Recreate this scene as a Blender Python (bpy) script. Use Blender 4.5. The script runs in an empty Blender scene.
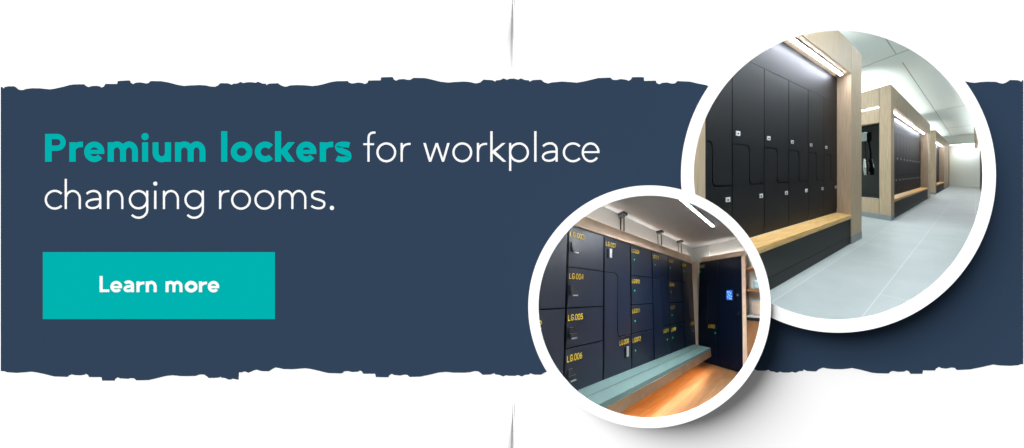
# A white wall carrying a torn navy banner with lettering, a teal button plate and two round
# frames; each frame is the mouth of a porthole into a real locker room built behind the wall.
import bpy, bmesh, math, random
from mathutils import Vector
random.seed(4)
C = bpy.context.scene.collection
PI = math.pi
F, PX, PY = 330.0, 650.0, 171.0       # lens: focal length and optical axis in pixels of 1024x448
EYE = 1.12                            # camera height over the floor
V = Vector

# ------------------------------------------------------------------ materials
def lin(c):
    return [((x/255)/12.92 if x/255 <= .04045 else (((x/255)+.055)/1.055)**2.4) for x in c]
def mat(name, rgb, rough=.6, spec=.5, metal=0, emit=None, power=0):
    m = bpy.data.materials.new(name); m.use_nodes = True
    b = m.node_tree.nodes['Principled BSDF']
    b.inputs['Base Color'].default_value = (*lin(rgb), 1)
    b.inputs['Roughness'].default_value = rough
    b.inputs['Specular IOR Level'].default_value = spec
    b.inputs['Metallic'].default_value = metal
    if emit:
        b.inputs['Emission Color'].default_value = (*lin(emit), 1)
        b.inputs['Emission Strength'].default_value = power
    return m
def rough_noise(m, scale, c0, c1, stretch=(1,1,1), rot=(0,0,0), detail=4, space='Object'):
    """colour variation (grain, mottling) driven by stretched noise"""
    nt = m.node_tree; b = nt.nodes['Principled BSDF']
    tc = nt.nodes.new('ShaderNodeTexCoord'); mp = nt.nodes.new('ShaderNodeMapping'); mp2 = nt.nodes.new('ShaderNodeMapping')
    mp.inputs['Rotation'].default_value = rot; mp2.inputs['Scale'].default_value = stretch
    n = nt.nodes.new('ShaderNodeTexNoise'); n.inputs['Scale'].default_value = scale; n.inputs['Detail'].default_value = detail
    r = nt.nodes.new('ShaderNodeValToRGB')
    r.color_ramp.elements[0].position = .3; r.color_ramp.elements[1].position = .7
    r.color_ramp.elements[0].color = (*lin(c0), 1); r.color_ramp.elements[1].color = (*lin(c1), 1)
    L = nt.links.new
    L(tc.outputs[space], mp.inputs[0]); L(mp.outputs[0], mp2.inputs[0]); L(mp2.outputs[0], n.inputs['Vector'])
    L(n.outputs[0], r.inputs[0]); L(r.outputs[0], b.inputs['Base Color'])
    return m

M = {}
M['white'] = mat('white_board', (241,241,241), 1, 0)
M['frame'] = mat('white_frame', (246,246,246), .9, 0)
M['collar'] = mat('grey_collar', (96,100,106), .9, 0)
M['ink_white'] = mat('white_vinyl', (234,234,234), 1, 0)
M['navy'] = mat('navy_paper', (45,61,81), 1, 0)
M['teal'] = mat('teal_vinyl', (0,163,160), 1, 0)
M['shell'] = mat('grey_housing', (150,150,150), .9, .1)
# room seen through the large porthole
M['door'] = mat('black_laminate', (12,14,18), .55, .35)
M['door_edge'] = mat('black_core', (12,12,13), .7, .3)
M['oak'] = rough_noise(mat('pale_oak', (207,186,156), .55, .3), 9, (174,151,124), (196,174,146), (6,6,.35))
M['bench_oak'] = rough_noise(mat('honey_oak', (206,166,104), .5, .3), 6, (190,145,84), (224,186,124), (.6,9,9), (0,0,-.75))
M['tile'] = mat('grey_stone_tile', (190,198,196), .45, .4)
M['kick'] = mat('grey_metal_kick', (140,143,146), .45, .4)
M['ceil'] = mat('white_ceiling', (232,238,233), .8, .2)
M['wall'] = mat('white_wall', (228,232,227), .8, .2)
M['seam'] = mat('seam_grey', (165,172,168), .8, .1)
M['led'] = mat('cool_led', (255,255,255), .5, 0, 0, (236,241,255), 72)
M['fill_and_niche_light'] = mat('fill_and_niche_diffuser', (255,255,255), .5, 0, 0, (236,248,255), 28)  # shared by the niche strip and the added ceiling fill panels
M['fill_uplight'] = mat('fill_uplight_diffuser', (255,255,255), .5, 0, 0, (236,248,255), 18)
M['mirror'] = mat('dark_mirror', (10,11,12), .08, .8)
M['chrome'] = mat('chrome', (225,228,230), .2, .5, 1)
M['lock'] = mat('lock_silver', (228,230,232), .4, .5)
M['dark'] = mat('dark_detail', (14,14,15), .6, .3)
# room seen through the small porthole
M['navy_door'] = mat('navy_laminate', (11,22,40), .36, .38)
M['navy_core'] = mat('navy_core', (5,6,8), .8, .2)
M['birch'] = rough_noise(mat('birch_edge', (222,190,158), .55, .3), 14, (236,204,174), (246,222,196), (1,1,1))
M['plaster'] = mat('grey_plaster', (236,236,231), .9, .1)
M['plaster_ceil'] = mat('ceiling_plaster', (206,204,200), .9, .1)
M['shelf_wood'] = rough_noise(mat('amber_shelf_wood', (160,112,74), .6, .2), 14, (146,100,64), (172,124,84))
M['bench_top'] = mat('pale_teal_boards', (100,126,124), .6, .3)
M['bench_edge'] = rough_noise(mat('bench_wood_edge', (170,135,100), .6, .3), 12, (126,96,70), (150,118,88))
M['floor_wood'] = None
M['led2'] = mat('room_tube', (255,255,255), .5, 0, 0, (245,250,255), 640)
M['led3'] = mat('fill_pendant_tube', (255,255,255), .5, 0, 0, (245,250,255), 17)
M['led4'] = mat('fill_cove_strip', (255,255,255), .5, 0, 0, (246,248,255), 14)
M['led5'] = mat('fill_cove_strip_short', (255,255,255), .5, 0, 0, (244,248,255), 7)
M['led_warm'] = mat('warm_strip', (255,220,170), .5, 0, 0, (255,206,146), 24)
M['yellow'] = mat('yellow_numbers', (255,214,52), .6, .2)
M['green'] = mat('green_status', (40,210,150), .4, .2, 0, (40,220,150), .55)
M['orange'] = mat('orange_status', (230,130,60), .4, .2, 0, (235,130,60), .5)
M['black'] = mat('black_plastic', (10,11,12), .4, .5)
M['steel'] = mat('steel_handle', (200,203,206), .35, .5, .6)
M['rod'] = mat('grey_rod', (70,70,68), .6, .3)
M['screen'] = mat('blue_display', (30,90,190), .3, .4, 0, (40,120,235), 1.0)
M['screen_mark'] = mat('display_marks', (190,220,250), .3, .4, 0, (185,220,255), 1.1)
M['pale_blue'] = mat('pale_blue_plastic', (176,206,212), .5, .3)
M['cream'] = mat('cream_towel', (214,190,166), .9, .1)
M['worktop'] = mat('grey_worktop', (196,196,196), .5, .3)

# ------------------------------------------------------------------ mesh helpers (all points relative to the eye; lifted to the floor on build)
UP = V((0,0,1))
def ray(x, y): return V(((x-PX)/F, 1, -(y-PY)/F))
class MB:
    def __init__(s): s.v = []; s.f = []; s.mi = []
    def face(s, pts, mi=0):
        n = len(s.v); s.v += [V(p) for p in pts]; s.f.append(list(range(n, n+len(pts)))); s.mi.append(mi)
    def hexa(s, p, mi=0):      # p: 4 bottom + 4 top points
        n = len(s.v); s.v += [V(q) for q in p]
        for f in ((0,1,2,3),(7,6,5,4),(0,4,5,1),(1,5,6,2),(2,6,7,3),(3,7,4,0)):
            s.f.append([n+i for i in f]); s.mi.append(mi)
    def box(s, fn, a0, a1, b0, b1, c0, c1, mi=0):
        s.hexa([fn(a0,b0,c0), fn(a1,b0,c0), fn(a1,b1,c0), fn(a0,b1,c0), fn(a0,b0,c1), fn(a1,b0,c1), fn(a1,b1,c1), fn(a0,b1,c1)], mi)
    def slab(s, fn, poly, d0, d1, mi=0):   # poly of (x, y), extruded along the third axis of fn
        n = len(s.v); k = len(poly)
        s.v += [V(fn(x, y, d0)) for x, y in poly] + [V(fn(x, y, d1)) for x, y in poly]
        s.f.append([n+i for i in range(k)]); s.mi.append(mi)
        s.f.append([n+k+i for i in reversed(range(k))]); s.mi.append(mi)
        for i in range(k):
            j = (i+1) % k; s.f.append([n+i, n+k+i, n+k+j, n+j]); s.mi.append(mi)
    def tube(s, pts, r, seg=10, mi=0):
        pts = [V(p) for p in pts]; rings = []
        for i, p in enumerate(pts):
            d = (pts[min(i+1, len(pts)-1)] - pts[max(i-1, 0)]).normalized()
            x = d.cross(V((.3,.5,.81))).normalized(); y = d.cross(x)
            rr = r[i] if isinstance(r, (list, tuple)) else r
            n = len(s.v); s.v += [p + (x*math.cos(2*PI*k/seg) + y*math.sin(2*PI*k/seg))*rr for k in range(seg)]; rings.append(n)
        for a, b in zip(rings, rings[1:]):
            for k in range(seg):
                s.f.append([a+k, a+(k+1) % seg, b+(k+1) % seg, b+k]); s.mi.append(mi)
        s.f.append([rings[0]+k for k in range(seg)]); s.mi.append(mi)
        s.f.append([rings[-1]+k for k in reversed(range(seg))]); s.mi.append(mi)
    def build(s, name, mats, parent=None, origin=None, bevel=0, clip=False, tri=False):
        me = bpy.data.meshes.new(name); bm = bmesh.new()
        vs = [bm.verts.new(p) for p in s.v]
        for f, mi in zip(s.f, s.mi):
            try:
                q = bm.faces.new([vs[i] for i in f]); q.material_index = mi
            except ValueError: pass
        if bevel == 0: bmesh.ops.remove_doubles(bm, verts=bm.verts, dist=1e-6)
        bmesh.ops.recalc_face_normals(bm, faces=bm.faces)
        if bevel: bmesh.ops.bevel(bm, geom=list(bm.edges), offset=bevel, segments=2, affect='EDGES', profile=.6, clamp_overlap=True)
        if clip: trim(bm)
        big = [f for f in bm.faces if len(f.verts) > 4]
        if big: bmesh.ops.triangulate(bm, faces=big, ngon_method='EAR_CLIP')
        o = root_of(parent) if parent else None
        org = V(o['_o']) if o else (V(origin) if origin is not None else V((0,0,0)))
        for v in bm.verts: v.co -= org
        bm.to_mesh(me); bm.free()
        ob = bpy.data.objects.new(name, me); C.objects.link(ob)
        for m in (mats if isinstance(mats, list) else [mats]): me.materials.append(m)
        if parent: ob.parent = parent
        else: ob.location = org + V((0,0,EYE)); ob['_o'] = tuple(org)
        return ob
def root_of(o):
    while o.parent: o = o.parent
    return o
def thing(name, label, cat, at, group=None):
    o = bpy.data.objects.new(name, None); C.objects.link(o)
    at = V(at); o.location = at + V((0,0,EYE)); o['_o'] = tuple(at); o.empty_display_size = .1
    o['label'] = label; o['category'] = cat; o['kind'] = 'thing'
    if group: o['group'] = group
    return o
def tag(o, label, cat, group=None):
    o['label'] = label; o['category'] = cat; o['kind'] = 'thing'
    if group: o['group'] = group
    return o
def struct(o, label=None):
    o['kind'] = 'structure'
    if label: o['label'] = label
    return o

# ------------------------------------------------------------------ THE WALL
D = .62                                     # distance from the lens to the wall
def at(x, y, Y):                            # metric position on a plane parallel to the wall
    return V(((x-PX)*Y/F, Y, -(y-PY)*Y/F))
def wall_fn(h):                             # drawing on the wall: h metres proud of its face
    return lambda x, y, d: at(x, y, D-d)
W = wall_fn(0)
R1C, R1O, R1I = (838.5, 175.2), 157.5, 144.6
R2C, R2O, R2I = (649.6, 306.8), 121.4, 111.2
H1R, H2R = R1O-2.2, R2O-2.2                 # hole radii
S1, S2 = .040, .050                         # how far the two frames stand off the wall
R1B, R2B = R1C, R2C

def arc_pts(c, r, a0, a1, n):
    return [(c[0]+r*math.cos(math.radians(a0+(a1-a0)*i/n)), c[1]+r*math.sin(math.radians(a0+(a1-a0)*i/n))) for i in range(n+1)]
def inside(p, c, r): return (p[0]-c[0])**2 + (p[1]-c[1])**2 < r*r
def crossings(c0, r0, c1, r1):
    dx, dy = c1[0]-c0[0], c1[1]-c0[1]; d = math.hypot(dx, dy)
    a = (r0*r0-r1*r1+d*d)/(2*d); h = math.sqrt(r0*r0-a*a)
    mx, my = c0[0]+a*dx/d, c0[1]+a*dy/d
    return [(mx-h*dy/d, my+h*dx/d), (mx+h*dy/d, my-h*dx/d)]
def ang(p, c): return math.degrees(math.atan2(p[1]-c[1], p[0]-c[0]))
X = crossings(R1B, H1R, R2B, H2R)
XT, XB = sorted(X, key=lambda p: p[1])       # upper and lower crossing of the two holes
a0, a1 = ang(XT, R1B), ang(XB, R1B)          # circle 1, the long way round (clockwise on the picture from XT over the top to XB)
a0 %= 360; a1 %= 360
if a1 < a0: a1 += 360
hole = arc_pts(R1B, H1R, a0, a1, 150)
b0, b1 = ang(XB, R2B) % 360, ang(XT, R2B) % 360
if b1 < b0: b1 += 360
hole += arc_pts(R2B, H2R, b0, b1, 120)[1:-1]

CREASE = [(504.5, -14.0, 524, 75.0), (504.5, 400.0, 524, 489.0)]
def board():
    bm = bmesh.new()
    def loop(pts):
        vs = [bm.verts.new(at(x, y, D)) for x, y in pts]
        return [bm.edges.new((vs[i], vs[(i+1) % len(vs)])) for i in range(len(vs))]
    yb, yt = PY + EYE*F/D, PY - 2.6*F/D
    es = loop([(-700, yt), (1700, yt), (1700, yb), (-700, yb)]) + loop(hole)
    for x0, y0, x1, y1 in CREASE: es += loop([(x0,y0),(x1,y0),(x1,y1),(x0,y1)])
    bmesh.ops.triangle_fill(bm, edges=es, use_beauty=True)
    # keep only the faces of the sheet itself
    kill = []
    for f in bm.faces:
        c = f.calc_center_median(); px = (PX+F*c.x/c.y, PY-F*c.z/c.y)
        if inside(px, R1B, H1R-.5) or inside(px, R2B, H2R-.5) or any(x0 < px[0] < x1 and y0 < px[1] < y1 for x0,y0,x1,y1 in CREASE): kill.append(f)
    bmesh.ops.delete(bm, geom=kill, context='FACES')
    for f in bm.faces:
        if f.normal.y > 0: f.normal_flip()
    back = bmesh.ops.extrude_face_region(bm, geom=list(bm.faces))
    for v in [g for g in back['geom'] if isinstance(g, bmesh.types.BMVert)]: v.co.y += .004
    bmesh.ops.recalc_face_normals(bm, faces=bm.faces)
    me = bpy.data.meshes.new('wall_front'); bm.to_mesh(me); bm.free(); me.materials.append(M['white'])
    o = bpy.data.objects.new('wall_front', me); C.objects.link(o); o.location = (0,0,EYE); o['_o'] = (0,0,0)
    return struct(o, 'white wall sheet behind the navy banner')
wf = board()
def crease(x0, y0, x1, y1, prof):
    mb = MB(); nx, ny = 64, 60
    idx = {}
    for j in range(ny+1):
        for i in range(nx+1):
            x = x0+(x1-x0)*i/nx; y = y0+(y1-y0)*j/ny
            hw, dep = prof(y); t = abs(x-515)/hw if hw > .05 else 9
            d = dep*(1-t*t)**2 if t < 1 else 0
            c = abs(x-512.8)/(hw*.32) if hw > .05 else 9
            if c < 1: d += dep*.95*(1-c*c)**2
            idx[i,j] = len(mb.v); mb.v.append(at(x, y, D) + V((0, d*D/F, 0)))
    for j in range(ny):
        for i in range(nx):
            mb.f.append([idx[i,j], idx[i,j+1], idx[i+1,j+1], idx[i+1,j]]); mb.mi.append(0)
    o = mb.build('crease', M['white'], wf); return o
def prof_top(y):
    t = (y+12)/84.0
    if t <= 0 or t >= 1: return 0, 0
    hw = 8.8*(min(1, t/.62)**1.0 if t < .62 else math.sqrt(max(0, 1-((t-.62)/.38)**2)))
    return hw, 1.0*min(1, t/.55)**.7 if t < .6 else 1.0*max(.0, 1-((t-.6)/.4))
def prof_bot(y):
    t = (y-401)/88.0
    if t <= 0 or t >= 1: return 0, 0
    hw = 8.4*min(1, t/.55) if t < .75 else 8.4*math.sqrt(max(0, 1-((t-.75)/.25)**2))
    return hw, 1.0*min(1, t/.5)**.7 if t < .75 else 1.0*max(0, 1-(t-.75)/.25)
crease(*CREASE[0], prof_top); crease(*CREASE[1], prof_bot)

# ------------------------------------------------------------------ TORN BANNER
TOP_L = [(0.7,86.8),(2,87),(3,88.6),(5,87),(8,86.3),(14.5,86.3),(16,87.5),(18,89.3),(20.5,90),(23,90),(26,88.9),(32,88.2),(40,88.3),(46,89),(50,89.3),(55,88.6),(63,86.8),(70,84.9),(74,84.4),(84,84.2),(86,86),(88.5,87),(92,86),(97,85.8),(100,86.5),(101.5,87.5),(104,86.5),(105.3,83.9),(117,83.9),(117.8,81),(128,80.4),(129.5,80.4),(130.3,82.5),(133,84),(136,82.6),(141,82.4),(146,83.4),(148.5,83),(150.5,81),(161,81.2),(168,82.3),(178,84.9),(184,85.9),(190,85.4),(200,85),(206,85.4),(210,86.4),(215,86.7),(218,85.4),(220.5,83.1),(228,83.3),(232,84.8),(233,83.7),(237,83.5),(240.5,81.9),(243.5,83),(247,82.2),(252,82.2),(256,82.8),(257.5,81.7),(259.5,82.2),(262,83.5),(265.5,83.7),(266.3,85),(269,83.6),(278,83.2),(280,84.8),(283.5,86.4),(286.5,86.6),(290,85.4),(297,85),(305,85.3),(312,86),(317,85.5),(323,84.2),(331,82),(337,81.1),(347.5,81),(349,82.6),(352,83.5),(358,82.5),(362,82.9),(365,84),(367.5,82.6),(368.5,80.5),(380.6,80.3),(381,77.4),(384,77.2),(392.5,77),(393.5,79.3),(396,80.6),(399,79.3),(404,79),(408,79.9),(410.5,79.6),(413.5,77.8),(425,78),(432,79.6),(440,81.6),(448,82.6),(454,82),(464,81.5),(470,82),(475.5,83.4),(480,82.5),(483.5,79.6),(492,80.1),(495.3,81.5),(496,80.3),(500,80),(503.5,78.3),(507,79.7),(510,78.6),(514.5,78.6),(518,79.6),(521,78.3),(525,80),(528.8,80.3),(529.5,81.6),(533,80),(541,79.6),(544,82.2),(548,83.4),(552,82.4),(562,81.5),(570,82),(577,82.6),(584,81.4),(592,79.5),(598,78),(610.5,77.6),(612.5,79.6),(616,80),(621,79),(626,79.7),(628.7,80.8),(631,79.4),(632,77.2),(640,77),(643.7,77.3),(644,80.9),(655.6,80.6),(656.5,83),(659.5,84.2),(662,82.8),(667,82.4),(672,83.6),(675,83.2),(677.5,81),(690,81.6),(698,83.5),(706,85)]
TOP_R = [(965,81.3),(970,82.3),(975,82.8),(980,82),(988,81.6),(996,81.8),(1000,83.2),(1003,83.6),(1006,82.6),(1010,79.9),(1018,80.2),(1021.5,81.7),(1022,80.3),(1023.3,80.2)]
BOT_L = [(0.7,370.9),(4,371.2),(7,372.2),(16,372.8),(24,372.3),(31,371.6),(37,372.5),(44,374),(54,376.4),(67,376.9),(69,375.2),(71.5,374.4),(75,375.1),(80,375.3),(84,374.7),(85.8,373.8),(88,375),(89,377.1),(101.5,377.1),(102,380.6),(114,380.6),(115,378.5),(117.5,377.3),(120,378.4),(128,378.8),(130,378.1),(134,378.3),(136.3,380.3),(148,380.1),(155,378.5),(165,376),(172,375.2),(180,376),(188,376.1),(195,375.9),(199,374.6),(204,374.5),(207,376.5),(208.5,378),(216,377.8),(219,377.4),(220.8,376.5),(221.2,377.7),(225,378),(228,379.4),(230.5,379.6),(232.5,378.5),(236,379.4),(238.2,379.5),(238.6,372.2),(241,372.4),(244.5,371.3),(248,372.7),(252,371),(256,369.5),(261,371),(268.8,371.2),(271,369.5),(275,367.4),(279,368),(283,369),(292,369.2),(300,368.6),(305,368.2),(311,369),(318,370.6),(328,373),(341.5,373.4),(344,371.3),(348,371),(352,372),(358,371.6),(359.8,370.3),(362,371.6),(363,373.7),(375,373.7),(375.8,377),(384,377.2),(388,377.2),(389,375.3),(391.5,373.8),(394,375),(400,375.5),(405,374.5),(407.5,375),(409.5,376.9),(420,376.6),(428,375),(438,372.6),(446,371.9),(454,372.6),(464,372.7),(470,372.2),(474,371.1),(478,371.3),(481,373.3),(482.3,374.7),(490,374.5),(494.5,373.2),(495.2,374.4),(499,374.8),(503,376.4),(506,375.2),(508.5,375.8),(515,375.8),(518,375),(521.5,376.4),(525,374.8),(529,374.5),(530,373.2),(534,374.6),(541,374.7),(544,372.8),(547,371.5),(552,370.9)]
BOT_R = [(757,370.6),(765,370.8),(768.5,369.8),(770,371),(774,371.8),(777,372.8),(780,371.7),(783,372.5),(789,372.6),(792,371.7),(795.5,372.8),(799,371.2),(803,370.9),(803.5,369.4),(807,371),(816,371.5),(819,369),(823,367.7),(828,368.6),(834,369.1),(842,369.2),(848,368.6),(852,368),(860,369.6),(872,372.7),(878,373.3),(888.5,373.5),(890.5,371.6),(893,370.9),(898,371.8),(904,371.6),(906.5,370.3),(909,371.5),(910.3,373.8),(922.3,373.8),(923,370.3),(928,370.5),(935.2,370.4),(936,368.5),(939,366.9),(941,368),(946,368.6),(951,367.6),(954.5,367.8),(957,370),(970,369.4),(980,367.4),(993,364.5),(1000,365.4),(1010,365.8),(1018,365.2),(1021,364.1),(1023.3,364.2)]
banner = thing('torn_banner', 'wide navy blue banner with torn upper and lower edges carrying the heading', 'banner', at(512, 375, D))
E1, E2 = R1O-3.5, R2O-3.5
def cut_arc(c, r, p_from, p_to, ccw, n):
    s, e = ang(p_from, c), ang(p_to, c)
    if ccw:
        while e > s: e -= 360
    else:
        while e < s: e += 360
    return arc_pts(c, r, s, e, n)
KX = sorted(crossings(R1C, E1, R2C, E2), key=lambda p: p[1])
left = TOP_L + cut_arc(R1C, E1, (TOP_L[-1][0]+3, 86), KX[0], True, 24) + cut_arc(R2C, E2, KX[0], (551, 371), True, 40)[1:] + BOT_L[::-1]
right = TOP_R + BOT_R[::-1] + cut_arc(R2C, E2, (757, 370), KX[1], True, 10) + cut_arc(R1C, E1, KX[1], (965, 82), True, 44)[1:]
for poly in (left, right):
    mb = MB(); mb.slab(W, poly, .0001, .0004); mb.build('paper', M['navy'], banner)

# ------------------------------------------------------------------ LETTERING (monoline strokes)
def ribbon(mb, pts, w, h, fn=W, h0=.0004):
    n = len(pts); L = []; R = []
    for i in range(n):
        p = pts[i]; a = pts[max(i-1,0)]; b = pts[min(i+1,n-1)]
        d0 = (p[0]-a[0], p[1]-a[1]); d1 = (b[0]-p[0], b[1]-p[1])
        if i == 0: d0 = d1
        if i == n-1: d1 = d0
        l0 = math.hypot(*d0) or 1; l1 = math.hypot(*d1) or 1
        n0 = (-d0[1]/l0, d0[0]/l0); n1 = (-d1[1]/l1, d1[0]/l1)
        m = (n0[0]+n1[0], n0[1]+n1[1]); ml = math.hypot(*m) or 1; m = (m[0]/ml, m[1]/ml)
        k = w/2/max(.5, m[0]*n0[0]+m[1]*n0[1])
        L.append((p[0]+m[0]*k, p[1]+m[1]*k)); R.append((p[0]-m[0]*k, p[1]-m[1]*k))
    for i in range(n-1):
        q = [L[i], L[i+1], R[i+1], R[i]]
        base = len(mb.v)
        mb.v += [V(fn(x,y,h)) for x,y in q] + [V(fn(x,y,h0)) for x,y in q]
        for f in ((0,1,2,3),(0,4,5,1),(2,6,7,3),(1,5,6,2),(3,7,4,0)):
            mb.f.append([base+k for k in f]); mb.mi.append(0)
def ell(cx, cy, rx, ry, a0, a1, n=28):       # angles in degrees, 0 = right, 90 = down
    return [(cx+rx*math.cos(math.radians(a0+(a1-a0)*i/n)), cy+ry*math.sin(math.radians(a0+(a1-a0)*i/n))) for i in range(n+1)]
def bez(p0, p1, p2, p3, n=14):
    o = []
    for i in range(n+1):
        t = i/n; u = 1-t
        o.append(tuple(u**3*p0[k]+3*u*u*t*p1[k]+3*u*t*t*p2[k]+t**3*p3[k] for k in (0,1)))
    return o
class Glyph:
    def __init__(s): s.mb = MB(); s.h = .00045
    def st(s, pts, w): ribbon(s.mb, pts, w, s.h); s.h += .00002; return s
    def poly(s, pts): s.mb.slab(W, pts, .0004, s.h); s.h += .00002; return s
    def dot(s, x, y, r): return s.poly([(x+r*math.cos(2*PI*k/28), y+r*math.sin(2*PI*k/28)) for k in range(28)])
def word(parent, text, material, glyphs, label):
    w = None
    for i, g in enumerate(glyphs):
        if w is None:
            w = bpy.data.objects.new('word', None); C.objects.link(w); w.parent = parent; w['label'] = label
        g.mb.build('letter', material, w)
# ---- lower-case builders; b = baseline, xh = top of x-height, w = stroke
def o_(l, r, t, b, w, wv=None):
    g = Glyph(); return g.st(ell((l+r)/2, (t+b)/2, (r-l)/2-w/2, (b-t)/2-w/2, 0, 360, 48), w)
def n_(l, r, xt, b, w, top, asc=None):        # stems' outer edges l, r
    g = Glyph(); g.st([(l+w/2, asc or xt), (l+w/2, b)], w)
    rx = (r-l-w)/2; cx = (l+r)/2; ry = min(rx*1.12, 8)
    cy = top+w*.46+ry
    return g.st(ell(cx, cy, rx, ry, 185, 360, 22) + [(r-w/2, b)], w*.97)
def m_(s0, s1, s2, xt, b, w, top):            # left edges of three stems
    g = Glyph(); g.st([(s0+w/2, xt), (s0+w/2, b)], w)
    for a, c in ((s0, s1), (s1, s2)):
        rx = (c-a)/2; cx = (a+c)/2+w/2; ry = rx*1.15
        g.st(ell(cx, top+w*.46+ry, rx, ry, 185, 360, 20) + [(c+w/2, b)], w*.97)
    return g
def u_(l, r, xt, b, bot, w):
    g = Glyph(); g.st([(r-w/2, xt), (r-w/2, b)], w)
    rx = (r-l-w)/2; ry = rx*1.12; cy = bot-w*.46-ry
    return g.st([(l+w/2, xt)] + ell((l+r)/2, cy, rx, ry, 180, 355-360, 22)[::1] if False else [(l+w/2, xt)] + ell((l+r)/2, cy, rx, ry, 180, 5, 22), w*.97)
def r_(l, xt, b, w, end, ey, wa=None):
    g = Glyph(); g.st([(l+w/2, xt), (l+w/2, b)], w)
    wa = wa or w
    return g.st(bez((l+w/2+wa*.02, xt+ (b-xt)*.5), (l+w/2+.2, ey+1.8), (l+w/2+(end-l)*.35, ey-.2), (end, ey)), wa)
def e_(l, r, t, b, w, bar, wb, term=38):
    g = Glyph(); cx, cy = (l+r)/2, (t+b)/2; rx, ry = (r-l)/2-w/2, (b-t)/2-w/2
    g.st(ell(cx, cy, rx, ry, 3, -360+term, 44), w)
    return g.st([(l+w*.6, bar), (r-.05, bar)], wb)
def c_(l, r, t, b, w, span=44):
    g = Glyph(); rx = (b-t)/2-w/2+.2
    return g.st(ell(l+w/2+rx, (t+b)/2, rx, (b-t)/2-w/2, -span, -360+span, 40), w)
def i_(l, w, t, b, dot=None):
    g = Glyph(); g.st([(l+w/2, t), (l+w/2, b)], w)
    if dot: g.dot(*dot)
    return g
def a_(l, r, t, b, bl, w, wb):                # r: right edge of stem, bl: baseline
    g = Glyph(); sx = r-w/2; H = b-t
    g.st(bez((l+w*.55, t+H*.2), (l+(r-l)*.3, t-H*.06+w*.3), (sx+.1, t-H*.08+w*.45), (sx, t+H*.38)) + [(sx, bl)], w)
    return g.st(bez((sx, t+H*.47), (l+(r-l)*.25, t+H*.44), (l+w/2-.5, t+H*.6), (l+w/2, t+H*.74)) +
                bez((l+w/2, t+H*.74), (l+w/2+.2, t+H*1.05-w/2), (sx-.6, t+H*1.06-w/2), (sx, t+H*.62))[1:], wb)
def s_(l, r, t, b, w):
    g = Glyph(); cx = (l+r)/2; H = b-t; y0 = t+w/2; y1 = b-w/2; ym = (t+b)/2
    return g.st(bez((r-w*.32, t+H*.175), (cx+(r-l)*.18, y0-.4), (l+w*.1, y0-.6), (l+w/2+.35, t+H*.3)) +
                bez((l+w/2+.35, t+H*.3), (l+w*.6, ym), (r-w*.4, ym-.4), (r-w/2, t+H*.68))[1:] +
                bez((r-w/2, t+H*.68), (r-w*.2, y1+.8), (l+(r-l)*.32, y1+.9), (l+w*.3, t+H*.8))[1:], w)
def k_(l, w, asc, b, poly):
    g = Glyph(); g.st([(l+w/2, asc), (l+w/2, b)], w)
    return g.poly(poly)
def g_(l, r, t, b, xt, db, w):                # single-storey g
    g = Glyph(); g.st(ell((l+r)/2, (t+b)/2, (r-l)/2-w/2, (b-t)/2-w/2, 0, 360, 44), w)
    rx = (r-l)/2-w/2; cx = (l+r)/2; ry = 8.2
    return g.st([(r-w/2, xt)] + ell(cx, db-w/2-ry, rx, ry, 0, 140, 24), w)
def p_(l, r, t, b, xt, desc, w):
    g = Glyph(); g.st([(l+w/2, xt), (l+w/2, desc)], w)
    return g.st(ell((l+r)/2, (t+b)/2, (r-l)/2-w/2, (b-t)/2-w/2, 0, 360, 44), w)

B = 161.7; T = 141.6; XT = 142.3; BO = 162.1
P = Glyph(); P.st([(48.4,133.9),(48.4,B)], 6.6)
P.st([(46,136.5),(56.8,136.5)] + ell(56.8, 142.35, 6.3, 5.85, -90, 90, 20)[1:] + [(46,148.2)], 5.3)
kb = [(280.5,150.2),(288,142.2),(294.9,142.2),(287.4,151.2),(294.9,B),(287.6,B),(280.5,152.6)]
word(banner, 'Premium', M['teal'], [P, r_(69.4,XT,B,6.3,83,144.4,5.5), e_(84.2,104.4,T,BO,5.7,151.9,4.1), m_(107.7,120,132,XT,B,6.1,T), i_(142.1,6,XT,B,(145.1,136.6,3.65)), u_(152.5,171,XT,B,BO,6.1), m_(175,187.6,199.5,XT,B,6.1,T)], 'teal bold word Premium')
word(banner, 'lockers', M['teal'], [i_(221.2,6.1,131.2,B), o_(230.8,252.3,T,BO,6), c_(254.8,272.3,T,BO,5.9,42), k_(275,6.1,131.2,B,kb), e_(296.3,316.5,T,BO,5.7,151.9,4.1), r_(319.8,XT,B,6.2,333.2,144.4,5.5), s_(335,351.3,T,BO,5.6)], 'teal bold word lockers')
Lw = 2.15; LT = 142.4; LB = 162.3; LX = 143
def f_():
    g = Glyph(); g.st([(368.5,B)] + [(368.5,139)] + bez((368.5,139),(368.5,134),(370.5,132.2),(375.5,132.6))[1:], Lw)
    return g.st([(363.3,144.2),(374.1,144.2)], 1.9)
def w_():
    g = Glyph()
    for q in ([(423.3,LX),(425.8,LX),(431.2,B),(429.0,B)], [(429.0,B),(431.2,B),(437.9,LX),(435.7,LX)], [(435.7,LX),(437.9,LX),(444.1,B),(442.0,B)], [(442.0,B),(444.1,B),(449.7,LX),(447.2,LX)]): g.poly(q)
    return g
kl = [(492,151.2),(502.4,LX),(505.5,LX),(495.6,151.6),(506.3,B),(502.9,B),(492,152.6)]
word(banner, 'for', M['ink_white'], [f_(), o_(376.4,396.2,LT,LB,Lw), r_(400.6,LX,B,Lw,410.6,143.9,2.0)], 'white thin word for')
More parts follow.
